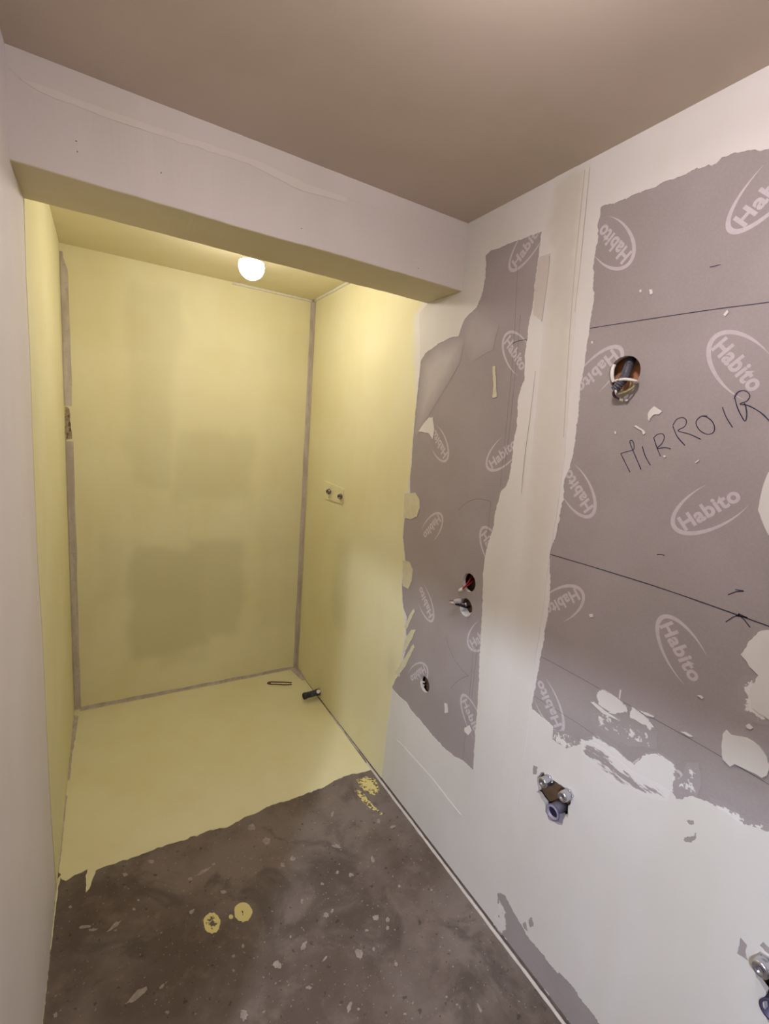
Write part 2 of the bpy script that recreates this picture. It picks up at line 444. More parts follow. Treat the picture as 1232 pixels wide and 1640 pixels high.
# ================================================================== structure: right wall
wr = box('wall_right', (W+.075, REAR, 0), (W+.1, 0, H+.12), M_CAVITY)
tag(wr, 'right wall of printed plasterboard with white plaster joints', 'wall', kind='structure')
def rc(px, py): return RW([(px, py)])[0]
# holes
hole_mirror = circle(rc(999.5, 598), .043)
hole_sock1 = circle(rc(751.5, 933), .034)
hole_sock2 = circle(rc(746.5, 973), .034)
hole_low = circle(rc(680.5, 1096), .033)
sink_px = crop([(340, 350), (390, 340), (412, 395), (540, 465), (780, 632), (895, 695), (915, 800), (910, 950), (862, 990), (858, 1215), (800, 1175), (780, 1230), (740, 1350), (650, 1325), (500, 1255), (430, 1100), (420, 930), (355, 850), (290, 745), (240, 712), (285, 690), (270, 520), (265, 440)], 12.32, 840, 1210)
hole_sink = RW(sink_px)
sink2_px = [(1204, 1540), (1222, 1546), (1240, 1560), (1275, 1572), (1290, 1590), (1290, 1660), (1270, 1690), (1245, 1668), (1226, 1622), (1224, 1600), (1228, 1588), (1212, 1566)]
hole_sink2 = RW(sink2_px)
GAP = .011
J1, J2 = .68, 1.885
def panel(a, b, top, holes): return slab('plasterboard_panel', m_right, [(a, GAP), (b, GAP), (b, top), (a, top)], holes, -.0125, .0125, [M_BOARD, M_GYPSUM], wr)
panel(.0, J1-.0015, N, [])
panel(J1+.0015, J2-.0015, H, [hole_sock1, hole_sock2, hole_low])
panel(J2+.0015, -REAR, H, [hole_mirror, hole_sink, hole_sink2])

A_px = [(786, 402), (868, 371), (863, 413), (857, 457), (853, 492), (848, 515), (845, 545), (841, 568), (841, 591), (840, 609), (835, 621), (832, 632), (829, 659), (828, 685), (824, 703), (822, 720), (819, 749), (815, 770), (810, 781), (803, 787), (798, 803), (794, 821), (792, 839), (784, 865), (778, 888), (774, 919), (773, 973), (771, 1019), (769, 1050), (766, 1111), (762, 1172), (758, 1232),
        (751, 1226), (740, 1217), (728, 1211), (716, 1202), (701, 1187), (688, 1172), (673, 1153), (659, 1138), (652, 1126), (640, 1115), (624, 1098)]
A_left = [(626, 1086), (640, 1083), (645, 1062), (652, 1030), (650, 1004), (652, 990), (646, 973), (643, 950), (645, 930), (651, 905), (649, 891), (646, 860), (647, 830), (651, 800), (657, 790), (657, 770), (660, 735), (663, 691), (669, 632), (675, 578), (682, 566), (702, 551), (726, 539), (735, 539), (743, 515), (749, 507), (764, 492), (773, 472), (777, 448), (779, 425), (778, 410)]
B_px = [(963, 332), (994, 321), (1016, 312), (1048, 301), (1067, 291), (1089, 283), (1116, 270), (1148, 264), (1156, 254), (1170, 248), (1196, 243), (1232, 236), (1345, 212), (1345, 1440), (1232, 1331), (1216, 1327), (1189, 1321), (1162, 1300), (1135, 1283), (1111, 1276), (1096, 1276), (1085, 1279), (1077, 1266), (1080, 1238), (1069, 1216), (1051, 1208), (1031, 1210), (1017, 1225), (1001, 1215), (977, 1196), (954, 1186), (940, 1191), (924, 1194), (907, 1199), (885, 1184), (887, 1164), (863, 1144), (852, 1134), (855, 1114), (863, 1074), (872, 1020), (880, 970), (882, 927), (880, 887), (883, 877), (890, 862), (902, 802), (905, 765), (914, 747), (920, 711), (928, 663), (929, 629), (930, 624), (935, 592), (940, 557), (944, 525), (950, 490), (951, 463), (951, 425), (955, 403), (959, 360)]
bot_px = [(796, 1428), (810, 1436), (823, 1459), (833, 1478), (842, 1490), (848, 1505), (871, 1528), (879, 1543), (894, 1558), (906, 1566), (925, 1589), (944, 1616), (961, 1640), (1030, 1725)]
bot = RW(bot_px) + [(2.55, GAP-.002), (1.975, GAP-.002)] + RW([(806, 1480), (792, 1468), (799, 1458)])
isl = [crop(q, 2.99, 820, 860) for q in (
    [(395, 1045), (440, 1075), (480, 1105), (545, 1140), (620, 1175), (690, 1205), (735, 1230), (690, 1245), (645, 1215), (590, 1195), (540, 1190), (510, 1190), (480, 1150), (440, 1125), (405, 1090)],)]
isl += [crop(q, 2.61, 760, 1160) for q in (
    [(870, 480), (905, 462), (932, 452), (925, 480), (905, 496), (880, 492)], [(890, 408), (912, 402), (918, 412), (898, 416)], [(225, 820), (240, 806), (250, 845), (232, 848)], [(200, 835), (215, 825), (222, 860), (208, 856)])]
isl += [crop([(175, 185), (268, 225), (240, 375), (165, 365)], 12.32, 840, 1210),
        crop([(310, 440), (410, 545), (390, 640), (412, 770), (270, 670)], 8.63, 1150, 1450),
        crop([(630, 500), (780, 640), (770, 740), (585, 560)], 8.63, 1150, 1450)]
isl = [RW(q) for q in isl]
A_poly = RW(A_px+A_left); B_poly = RW(B_px)
grow = lambda poly, k: [(c[0]+(p[0]-c[0])*k, c[1]+(p[1]-c[1])*k) for c in [np.mean(poly, 0)] for p in poly]
skim_out = [(.0, GAP+.001), (-REAR, GAP+.001), (-REAR, H), (-YB, H), (-YB, S), (-YC, S), (-YC, N), (.0, N)]
holes = [A_poly, B_poly, bot, grow(hole_sink, 1.04), grow(hole_sink2, 1.03)]+isl
hr = [(.0022, .004), (.0026, .004), (.0045, .004), (.0016, .004), (.002, .006), (.0055, .003)]+[(.003, .003)]*4+[(.0014, .004)]*3
skim = slab('plaster_coat', m_right, skim_out, holes, 0, .0012, M_PLASTER, wr, hrough=hr, seed=21)
skim['label'] = 'white skim plaster around the bare board'

# yellow coat on the shower side of the right wall
yb_px = [(688, 488), (672, 504), (674, 540), (674, 574), (669, 632), (663, 691), (657, 760), (652, 800), (648, 835), (646, 860), (649, 891), (644, 930), (646, 973), (650, 1004), (644, 1050), (637, 1083), (629, 1100), (624, 1140), (619, 1180), (614, 1229)]
yb = RW(yb_px); yb[0] = (-YC+.01, S); yb += [(yb[-1][0]-.005, GAP+.002), (yb[-1][0]-.012, .003)]
ydist = np.array(yb)
def yedge(P):
    ed = np.interp(P[:, 1], ydist[::-1, 1][np.argsort(ydist[::-1, 1])], ydist[::-1, 0][np.argsort(ydist[::-1, 1])])
    up = np.clip((P[:, 1]-1.75)/.2, 0, 1)
    return np.clip(1-(ed-P[:, 0])/(.02+.07*up), 0, 1)*(.45+.5*up)
def ythin(P):
    t = .5*soft(P, .52, .70, .55, 1.05, .08)
    for (x, y), k, rx, rz in (((628, 1070), .55, .05, .09),):
        c = rc(x, y); t = np.maximum(t, k*np.exp(-((P[:, 0]-c[0])/rx)**2-((P[:, 1]-c[1])/rz)**2))
    return t*.6
VALVE = [rc(521, 772), rc(549, 783), rc(551, 803), rc(524, 797)]
cr = slab('waterproof_coating', m_right, [(.001, .002), (.001, N), (-YC, N), (-YC, S)]+roughen(yb, .002, .006, 31, True), [], .0012, .0003, M_YEL, wr, grid=.02,
          attrs={'thin': ythin, 'edge': yedge})
cr['label'] = 'yellow waterproof coating on the right wall of the shower'
def patch(pts, mat=M_PLASTER, h=.0008, th=.0018, rough=(.0015, .006), seed=1, lab=None, name='plaster_patch'):
    o = slab(name, m_right, RW(pts), [], h, th, mat, wr, rough=rough, seed=seed)
    if lab: o['label'] = lab
    return o
M_CREAM = simple('cream_filler', 'd8d0b0', .8)
patch(crop([(160, 100), (215, 95), (238, 130), (240, 170), (225, 220), (195, 235), (155, 225)], 3.28, 600, 760), M_CREAM, seed=2, lab='cream filler dab beside the bare board')
patch(crop([(150, 450), (185, 458), (203, 500), (198, 560), (180, 600), (150, 585)], 3.28, 600, 760), M_CREAM, seed=3)
patch(crop([(165, 860), (195, 815), (218, 815), (200, 860), (170, 920), (150, 935)], 3.28, 600, 760), M_CREAM, seed=4)
patch(crop([(150, 980), (205, 890), (212, 905), (190, 950), (165, 1005), (125, 1060), (110, 1040)], 3.28, 600, 760), M_CREAM, seed=5)
patch(crop([(185, 740), (208, 705), (212, 720), (190, 770), (172, 812), (160, 800)], 3.28, 600, 760), M_CREAM, seed=6)
patch(crop([(270, 1160), (300, 1125), (322, 1122), (330, 1190), (322, 1245), (300, 1210), (245, 1200)], 3.42, 600, 340), seed=7, lab='white plaster smudge over a printed mark')
patch(crop([(650, 845), (662, 840), (668, 930), (672, 1010), (650, 1018), (655, 940)], 3.42, 600, 340), M_CREAM, seed=8)
patch(crop([(475, 1330), (500, 1315), (512, 1345), (495, 1368), (475, 1350)], 3.28, 600, 760), seed=9)
patch(crop([(370, 1200), (385, 1205), (388, 1250), (372, 1252)], 3.28, 600, 760), seed=10)
# thin films of plaster over the bare board
smear('plaster_film', m_right, RW([(676, 583), (702, 551), (735, 539), (745, 540), (738, 580), (715, 620), (690, 660), (668, 700), (664, 690)]), .0005, M_FILM, wr, fall=.16, gain=.6)
smear('plaster_film', m_right, RW([(749, 507), (764, 495), (800, 520), (790, 560), (755, 580), (740, 545)]), .0003, M_FILM, wr, fall=.1, gain=.22)
# sanded second coat over the board joint, standing slightly proud with trowel edges
js = RW([(870, 378), (884, 398), (880, 430), (872, 500), (868, 560), (861, 640), (853, 720), (845, 800), (838, 880), (828, 960), (822, 1060), (812, 1180), (800, 1300), (830, 1300), (848, 1150), (858, 1060), (870, 980), (880, 900), (893, 820), (905, 735), (915, 600), (925, 480), (934, 380), (940, 300), (946, 262), (920, 268), (890, 282)])
slab('joint_compound', m_right, js, [], .001, .0012, M_PLASTER2, wr, rough=(.001, .015), seed=12, grid=.03, attrs={'m': lambda P: np.clip((P[:, 1]-.9)/.5, 0, 1)*np.clip(edge_dist(P, js)/.02, .25, 1)})['label'] = 'sanded joint compound strip between the two boards'
ledge = crop([(900, 250), (965, 225), (958, 330), (940, 450), (922, 600), (870, 560), (882, 400)], 3.42, 600, 340)
patch(ledge, mk_plaster('greyish_compound', 'd0c6bc', 'd6ccc2', 'cac0b2'), .0006, .0012, seed=13)
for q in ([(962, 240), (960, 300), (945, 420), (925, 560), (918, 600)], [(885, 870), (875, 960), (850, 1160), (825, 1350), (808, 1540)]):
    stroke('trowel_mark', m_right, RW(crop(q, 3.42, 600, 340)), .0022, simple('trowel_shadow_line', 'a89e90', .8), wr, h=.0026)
for q in ([(946, 268), (938, 350), (930, 430), (922, 500)], [(938, 272), (930, 350), (921, 440), (912, 560), (904, 700)]):
    stroke('trowel_mark', m_right, RW(q), .003, simple('trowel_line', 'c6bca6', .8), wr, h=.0026)
# low ridge parallel with the floor
patch([(636, 1185), (643, 1190), (690, 1242), (740, 1306), (735, 1310), (686, 1252), (638, 1196)], M_PLASTER, .001, .0022, (.0012, .01), 14, name='plaster_ridge')
# plaster patches on the mirror board
patch(crop([(1345, 430), (1232, 445), (1195, 448), (1165, 478), (1100, 560), (1125, 590), (1140, 620), (1180, 660), (1172, 695), (1150, 715), (1140, 760), (1150, 810), (1185, 845), (1232, 870), (1345, 900)], 2.99, 820, 860), seed=15, rough=(.0018, .006), lab='ragged plaster patch at the right of the board')
smear('plaster_smear', m_right, RW(crop([(1085, 690), (1110, 660), (1180, 660), (1200, 760), (1260, 800), (1260, 900), (1190, 905), (1140, 880), (1100, 840), (1085, 770)], 2.99, 820, 860)), .0004, M_SMEAR, wr, fall=.05, gain=.75)
patch(crop([(1012, 940), (1030, 922), (1052, 945), (1130, 960), (1190, 1000), (1225, 1050), (1240, 1100), (1225, 1140), (1200, 1150), (1130, 1112), (1070, 1085), (1050, 1097), (1012, 1062), (1006, 1000)], 2.99, 820, 860), seed=16, rough=(.001, .008), th=.003, lab='rounded smooth plaster patch over the lower pencil line')
patch(crop([(1232, 650), (1205, 710), (1188, 770), (1178, 850), (1200, 920), (1232, 985), (1330, 985), (1330, 650)], 3.31, 860, 560), seed=17, rough=(.001, .008), lab='rounded plaster patch cut by the right edge of view')
patch(crop([(595, 372), (592, 345), (605, 318), (625, 300), (645, 312), (666, 328), (650, 342), (622, 345), (604, 362)], 3.31, 860, 560), seed=18)
for q in ([(518, 404), (530, 402), (550, 415), (572, 428), (578, 442), (568, 452), (560, 432), (535, 418)], [(595, 375), (600, 368), (606, 372), (600, 380)], [(672, 562), (685, 560), (688, 570), (678, 574)], [(415, 435), (424, 434), (424, 446), (416, 446)], [(840, 598), (862, 582), (864, 588), (846, 602)]):
    patch(crop(q, 3.31, 860, 560), seed=19, rough=(.0008, .004))
for q in ([(464, 910), (475, 905), (478, 920), (468, 925)], [(522, 905), (540, 905), (542, 930), (528, 936)], [(965, 1055), (985, 1028), (994, 1040), (975, 1064)], [(178, 1212), (188, 1212), (188, 1226), (178, 1226)]):
    patch(crop(q, 3.71, 900, 220), seed=20, rough=(.0006, .004))
for q in ([(372, 370), (388, 368), (392, 382), (378, 384)], [(888, 755), (905, 755), (922, 770), (912, 775)], [(1122, 900), (1140, 893), (1158, 912), (1145, 920), (1128, 914)], [(810, 930), (840, 935), (870, 955), (850, 955)], [(380, 790), (395, 790), (450, 835), (520, 880), (440, 845)], [(515, 770), (520, 730), (526, 735), (522, 775)], [(608, 828), (640, 838), (685, 858), (680, 864), (640, 850)]):
    patch(crop(q, 2.99, 820, 860), seed=22, rough=(.0007, .004))
smear('plaster_smear', m_right, RW(crop([(400, 735), (440, 725), (520, 770), (560, 815), (560, 850), (480, 850), (405, 800)], 2.99, 820, 860)), .0004, M_SMEAR_D, wr, fall=.022, gain=1.0)
smear('plaster_smear', m_right, RW(crop([(560, 815), (580, 808), (640, 855), (705, 930), (695, 940), (640, 910), (570, 865)], 2.99, 820, 860)), .0004, M_SMEAR_D, wr, fall=.012, gain=1.1)
smear('plaster_smear', m_right, RW(crop([(375, 810), (500, 850), (600, 900), (700, 930), (690, 1010), (560, 1000), (470, 960), (390, 900)], 2.99, 820, 860)), .0003, M_SMEAR, wr, fall=.05, gain=.3)
smear('plaster_smear', m_right, RW(crop([(270, 1005), (360, 960), (410, 945), (500, 1000), (580, 1090), (640, 1030), (700, 1030), (780, 1070), (800, 1150), (790, 1250), (700, 1290), (520, 1240), (380, 1120), (290, 1040)], 2.99, 820, 860)), .0004, M_SMEAR_D, wr, fall=.04, gain=.9)
sp_ = RW(crop([(330, 965), (400, 985), (500, 1060), (590, 1130), (700, 1180), (758, 1215), (748, 1262), (680, 1255), (600, 1220), (520, 1195), (430, 1130), (340, 1040)], 2.99, 820, 860))
slab('plaster_smear', m_right, sp_, [], .0013, .0002, M_SMEAR_D, wr, grid=.006, rough=(.002, .005), seed=77, attrs={'m': lambda P: 1.05-.62*np.clip(edge_dist(P, sp_)/.014, 0, 1)})
smear('plaster_smear', m_right, RW(crop([(840, 1080), (900, 1080), (910, 1190), (880, 1250), (790, 1250), (770, 1180), (820, 1130)], 2.99, 820, 860)), .0004, M_SMEAR, wr, fall=.05, gain=.5)
smear('plaster_smear', m_right, RW(crop([(195, 925), (260, 930), (320, 985), (300, 1020), (250, 1020), (195, 975)], 2.99, 820, 860)), .0004, M_SMEAR, wr, fall=.03, gain=.5)
smear('plaster_smear', m_right, RW([(1135, 1275), (1170, 1290), (1200, 1312), (1240, 1322), (1240, 1338), (1190, 1332), (1150, 1304)]), .0004, M_SMEAR, wr, fall=.03, gain=.6)
smear('plaster_smear', m_right, RW([(791, 1450), (800, 1440), (812, 1462), (812, 1490), (803, 1498), (790, 1480)]), .0004, M_SMEAR, wr, fall=.02, gain=.7)

# ------------------------------------------------------------------ printed marks on the boards
def logo_mesh():
    cu = bpy.data.curves.new('mark', 'FONT'); cu.body = 'Habito'; cu.size = 1; cu.offset = .036; cu.resolution_u = 4; cu.space_character = 1.07
    t = bpy.data.objects.new('mark', cu); COL.objects.link(t)
    me = bpy.data.meshes.new_from_object(t.evaluated_get(bpy.context.evaluated_depsgraph_get()))
    bpy.data.objects.remove(t)
    V = np.array([v.co[:2] for v in me.vertices]); Fs = [tuple(p.vertices) for p in me.polygons]
    mn, mx = V.min(0), V.max(0); L = .132; k = L/(mx[0]-mn[0]); V = (V-(mn+mx)/2)*k
    V[:, 1] *= 1.0
    # crescent: an ellipse thick by the H, thinning to nothing past the far letters, open at that end
    C = []; a0, a1 = math.radians(82), math.radians(308); n = 56; rx, rz = .092, .045
    for i in range(n+1):
        u = i/n; a = a0+(a1-a0)*u; th = .0100*max(0.05, math.sin(math.pi*u**.92)**.9)
        p = Vector((.011+rx*math.cos(a), .003+rz*math.sin(a))); nn = Vector((math.cos(a)/rx, math.sin(a)/rz)).normalized()
        C += [p+nn*th*.5, p-nn*th*.5]
    b = len(V); verts = [(x, y, 0) for x, y in V]+[(p.x, p.y, 0) for p in C]
    Fs += [(b+2*i, b+2*i+1, b+2*i+3, b+2*i+2) for i in range(n)]
    bpy.data.meshes.remove(me); return verts, Fs
LV, LF = logo_mesh()
me_logo = bpy.data.meshes.new('printed_mark'); me_logo.from_pydata(LV, [], LF); me_logo.materials.append(M_PRINT)
logos = [(2.043, 2.162, 133.5), (2.375, 2.165, 47), (2.047, 1.842, -137), (2.377, 1.834, -47), (2.040, 1.526, 134), (2.372, 1.530, 42), (2.040, 1.199, -137), (2.371, 1.201, -48.5), (2.043, .886, 134), (2.372, .880, 46),
         (1.742, 2.243, 43), (1.745, 1.925, -47), (1.392, 1.622, 137), (1.738, 1.607, 40), (1.395, 1.288, -132), (1.738, 1.285, -45), (1.398, .975, 136), (1.735, .968, 50), (1.394, .653, -132.7), (1.735, .655, -42)]
hole_all = [hole_mirror, hole_sock1, hole_sock2, hole_low, hole_sink]
for i, (s, z, a) in enumerate(logos):
    ca, sa = math.cos(math.radians(a)), math.sin(math.radians(a))
    P = np.array([(s+x*ca-y*sa, z+x*sa+y*ca) for x, y, _ in LV]); cen = np.array([P[list(f)].mean(0) for f in LF])
    bad = np.zeros(len(LF), bool)
    for h in hole_all: bad |= inside(cen, h)
    me = me_logo
    if bad.any():
        me = bpy.data.meshes.new('printed_mark'); me.from_pydata(LV, [], [f for f, b in zip(LF, bad) if not b]); me.materials.append(M_PRINT)
    o = link(bpy.data.objects.new('printed_mark', me), wr)
    # local x along the text, local y across it, on the wall plane just off the paper
    o.matrix_world = Matrix(((0, 0, -1, W-.00025), (-ca, sa, 0, -s), (sa, ca, 0, z), (0, 0, 0, 1)))

# ------------------------------------------------------------------ pencil and pen on the boards
def ln(pts, w, m, name='pencil_line', c=None, h=.0005, sp=4): return stroke(name, m_right, RW(crop(pts, *c) if c else pts), w, m, wr, h, sp)
ln([(944, 526), (1040, 511), (1140, 496), (1232, 484), (1340, 468)], .0020, M_MARK)
ln([(879, 887), (950, 908), (1050, 939), (1140, 970), (1232, 1003), (1340, 1042)], .0028, M_MARK, 'marker_line')
ln([(867, 1052), (900, 1069), (1000, 1125), (1100, 1180), (1232, 1256), (1340, 1320)], .0016, M_PENCIL)
ln([(105, 760), (200, 820), (320, 895), (420, 965)], .0012, M_PENCIL, c=(2.99, 820, 860))
for q in ([(695, 83), (715, 84), (733, 88)], [(1035, 277), (1075, 262), (1112, 259)], [(1070, 252), (1112, 259)], [(1025, 407), (1060, 384), (1090, 372)], [(1085, 370), (1115, 398), (1142, 433)], [(1070, 378), (1128, 385)], [(1085, 366), (1130, 388)]):
    ln(q, .0026, M_MARK, 'marker_tick', (2.99, 820, 860), sp=0)
ln([(880, 772), (915, 764), (945, 756)], .0022, M_MARK, 'marker_tick', (3.71, 900, 220))
ln([(758, 718), (790, 705), (835, 697)], .0025, M_MARK, 'marker_tick', (3.42, 600, 340))
for q in ([(785, 300), (775, 500), (765, 700), (745, 950), (720, 1200), (700, 1400), (690, 1510)], [(800, 560), (780, 800), (760, 1000), (740, 1200), (715, 1400)]):
    ln(q, .0013, M_PENCIL, c=(3.42, 600, 340))
for q in ([(440, 190), (480, 150), (540, 128), (600, 138), (612, 150)], [(375, 850), (400, 930), (440, 1000), (495, 1062)], [(495, 1055), (440, 1082), (400, 1125)], [(522, 880), (505, 1100), (485, 1300), (462, 1510)], [(545, 870), (530, 1000), (512, 1170)], [(610, 150), (590, 400)]):
    ln(q, .0013, M_PENCIL, c=(3.28, 600, 760))
C6 = (3.31, 860, 560)
letters = [
    [[(495, 650), (470, 600), (446, 551)], [(446, 551), (478, 541), (513, 530), (516, 505), (506, 482), (494, 487), (502, 515), (528, 575), (553, 635)]],
    [[(560, 512), (575, 562), (603, 613)]],
    [[(620, 465), (635, 512), (656, 565)], [(620, 468), (640, 450), (668, 447), (677, 468), (662, 500), (638, 524), (680, 519), (711, 527)]],
    [[(722, 405), (745, 460), (787, 508)], [(722, 402), (742, 370), (775, 360), (794, 378), (784, 408), (750, 430), (810, 448), (872, 476)]],
    [[(905, 352), (870, 355), (845, 385), (862, 425), (902, 448), (935, 440), (943, 412), (930, 380), (902, 358), (880, 352)]],
    [[(985, 305), (1005, 358), (1039, 413)]],
    [[(1050, 252), (1062, 300), (1082, 345), (1105, 379), (1114, 345), (1108, 300), (1100, 284)], [(1050, 255), (1070, 225), (1105, 218), (1130, 242), (1116, 272), (1078, 288), (1125, 298), (1190, 335), (1240, 385)]]]
for L in letters:
    root = None
    for q in L:
        o = ln(q, .0024, M_PEN, 'handwritten_letter' if root is None else 'pen_stroke', C6, .0006, 6)
        if root is None: root = o
        else: o.parent = root
ln([(1025, 1556), (1030, 1530), (1055, 1508), (1085, 1506), (1112, 1520), (1116, 1545), (1105, 1558)], .0018, M_PENCIL, 'pencil_line', (3.71, 900, 220))

# ================================================================== perimeter mortar line on the floor
pf = [on_z(x, y, .0) for x, y in [(590, 1222), (610, 1248), (640, 1288), (670, 1327), (700, 1366), (751, 1430), (799, 1490), (850, 1556), (911, 1638), (1010, 1765)]]
V = []; n = 0; P = spline(pf, 14)
for i, p in enumerate(P):
    x = min(p.x, W-.006); r = .0056*(1+.35*mnoise.noise(Vector((0, p.y*30, 2)))); w = mnoise.noise(Vector((5, p.y*14, 2)))*.0015
    for a in range(7):
        t = math.pi*a/6; V.append((x-.004+w+r*math.cos(t), p.y, max(0, r*1.2*math.sin(t))))
Fs = [(i*7+j, i*7+j+1, (i+1)*7+j+1, (i+1)*7+j) for i in range(len(P)-1) for j in range(6)]
ms = mesh('mortar_line', V, Fs, simple('white_mortar', 'd6ccc4', .85), None, smooth=True)
tag(ms, 'thin white mortar bead on the concrete along the right wall', 'mortar')
gp = box('gap_strip', (W+.0003, -3.3, .0), (W+.0124, -1.10, GAP), simple('gap_tone', '7c7068', .9, var=.15), wr)  # flush grey-brown strip closes the gap under the boards
# left edge yellow drip line on the floor
dl = FL([(97, 1400), (92, 1420), (86, 1470), (80, 1520), (72, 1590), (66, 1640), (58, 1720), (50, 1720), (60, 1640), (66, 1590), (75, 1520), (82, 1470), (89, 1410)], 0)
dl = [(max(.0005, x+.003), y) for x, y in dl]
slab('coating_run', m_floor, dl, [], 0, .0012, M_YEL, floor, rough=(.001, .01), seed=40, attrs={'thin': lambda P: .3+0*P[:, 0], 'edge': lambda P: 0*P[:, 0]})

# ================================================================== paint and plaster spots on the floor
C3 = (2.93, 0, 1080); C66 = (3.08, 300, 1200); C77 = (2.933, 560, 1180)
spots = [(C66, q) for q in [(520, 540, 14, 12, 0), (737, 478, 24, 10, 10), (808, 620, 12, 11, 0), (715, 320, 8, 16, 20), (945, 355, 9, 16, 0), (1015, 382, 16, 6, -25), (915, 545, 8, 20, -20), (565, 750, 8, 16, 0), (685, 818, 14, 15, 0), (715, 798, 7, 14, 20), (575, 970, 13, 24, 20), (848, 1010, 19, 22, 0), (445, 1065, 22, 24, 0), (680, 1032, 6, 20, 45), (800, 1270, 10, 28, 20), (283, 1312, 16, 28, 0), (935, 830, 12, 16, 0), (988, 840, 9, 12, 0), (988, 882, 9, 12, 0), (885, 893, 11, 7, 0), (600, 1175, 14, 9, 0), (1075, 1305, 9, 8, 0), (845, 1283, 7, 8, 0), (665, 663, 9, 8, 0), (1045, 676, 7, 7, 0), (275, 970, 7, 11, 0), (228, 1022, 10, 8, 0), (228, 1092, 7, 8, 0), (510, 925, 6, 9, 20), (15, 640, 12, 9, 0), (75, 608, 30, 9, -35), (130, 567, 12, 7, -35), (20, 805, 8, 12, 20), (318, 385, 20, 16, 0), (390, 450, 22, 20, 0), (470, 570, 10, 12, 0), (1030, 1060, 9, 10, 0), (920, 985, 8, 10, 0), (740, 608, 8, 10, 0), (180, 705, 16, 9, 0)]]
spots += [(C3, q) for q in [(588, 940, 14, 9, 0), (710, 880, 18, 9, 10), (965, 920, 38, 8, -30), (890, 960, 10, 7, 0), (395, 1187, 40, 8, -12), (435, 1200, 28, 9, -8), (535, 1182, 40, 9, -38), (640, 1510, 80, 17, -37), (760, 1465, 18, 7, -50), (785, 1587, 12, 8, 0), (260, 1600, 12, 14, 0), (630, 1103, 8, 7, 0), (650, 1060, 7, 6, 0), (330, 1092, 8, 7, 0), (900, 1115, 16, 8, -40), (1050, 1022, 18, 8, 0), (1140, 1275, 6, 10, 0), (1145, 1600, 16, 26, 0)]]
spots += [(C77, q) for q in [(45, 1020, 20, 22, 0), (610, 1275, 6, 24, -25), (505, 1258, 6, 6, 0), (455, 1222, 6, 6, 0), (385, 720, 6, 6, 0), (235, 702, 6, 6, 0), (180, 860, 9, 12, 0), (120, 850, 12, 14, 0), (2, 1270, 9, 28, 15)]]
for i, ((sc_, ox, oy), (x, y, a, b, ang)) in enumerate(spots):
    t = math.radians(ang); rnd = random.Random(i); q = []
    for j in range(14):
        u = 2*math.pi*j/14; k = .55+.65*rnd.random()
        ex, ey = a*k*math.cos(u), b*k*math.sin(u); q.append((ox+(x+ex*math.cos(t)-ey*math.sin(t))/sc_, oy+(y+ex*math.sin(t)+ey*math.cos(t))/sc_))
    slab('plaster_spot', m_floor, FL(q), [], 0, .0009, M_SPOT, floor)
for i, (x, y, a, b) in enumerate([(339.5, 1478.5, 13.5, 16.5), (389.5, 1461, 14.5, 15.5), (370, 1468.5, 3.5, 3.5)]):
    q = [(x+a*math.cos(2*math.pi*j/24)*(1+.06*math.sin(j*5+i)), y+b*math.sin(2*math.pi*j/24)*(1+.06*math.cos(j*3+i))) for j in range(24)]
    P2 = FL(q); o = slab('yellow_paint_spot', m_floor, P2, [], 0, .0011, M_YSPOT, floor, grid=.008, attrs={'m': lambda P, P2=P2, i=i: np.clip(.95-edge_dist(P, P2)*(30, 14, 1)[i], (.12, .45, .9)[i], 1)})
    o['label'] = ('broken ring of yellow paint', 'round yellow paint drip', 'tiny yellow paint drip')[i]
for i, q in enumerate(([(835, 150), (880, 135), (930, 150), (948, 200), (930, 230), (890, 215), (850, 185)], [(825, 205), (850, 200), (890, 240), (920, 280), (965, 318), (955, 322), (900, 290), (860, 250)])):
    P2 = FL(crop(q, *C66)); slab('yellow_paint_spot', m_floor, P2, [], 0, .001, M_YSPOT, floor, grid=.01, rough=(.002, .008), seed=50+i, attrs={'m': lambda P, P2=P2: np.clip(.5+edge_dist(P, P2)*6, 0, .75)})

# ================================================================== shower corner sealing tapes
def tape(name, pts, label, group=None):
    """pts: list of (verts ring) -> a folded strip built from cross sections."""
    k = len(pts[0]); V = [p for r in pts for p in r]; n = len(pts)
    Fs = [(i*k+j, i*k+j+1, (i+1)*k+j+1, (i+1)*k+j) for i in range(n-1) for j in range(k-1)]
    o = mesh(name, V, Fs, M_TAPE, None); return tag(o, label, 'sealing tape', group)
def wv(t, f, a, s=0): return a*mnoise.noise(Vector((t*f, s, .3)))
R_ = []
for i in range(80):
    z = .012+(2.412-.012)*i/79; t = .0035
    w1 = .023+wv(z, 6, .004, 1); w2 = .036+wv(z, 6, .005, 2)
    R_.append([(W-w1, -.0017, z), (W-w1, -t, z), (W-.007, -t-.001, z), (W-t-.003, -.009, z), (W-t-.001, -.016, z), (W-t, -w2, z), (W-.0026, -w2, z)])
t1 = tape('sealing_tape', R_, 'grey sealing tape folded down the right rear corner of the shower')
Lp = [on_y(x, y, 0) for x, y in [(106, 398), (108, 480), (110, 560), (112, 620), (113, 637)]]
def left_strip(z0, z1, sd):
    R = []
    n = int((z1-z0)/.025)+2
    for i in range(n):
        z = z0+(z1-z0)*i/(n-1); t = .0032
        taper = 1 if z < 2.3 else max(.35, (2.4-z)/.1)
        w0 = .004+wv(z, 6, .002, sd); w1 = (.030+wv(z, 5, .004, sd+1))*taper
        R.append([(.0026, -.010, z), (t, -.009, z), (t+.001, -.003, z), (.009, -t, z), (w0+w1, -t, z), (w0+w1, -.0017, z)])
    return R
tape('sealing_tape', left_strip(1.665, 2.385, 5), 'upper grey sealing tape in the left rear corner of the shower')
tape('sealing_tape', left_strip(.012, 1.49, 9), 'long lower grey sealing tape in the left rear corner of the shower')
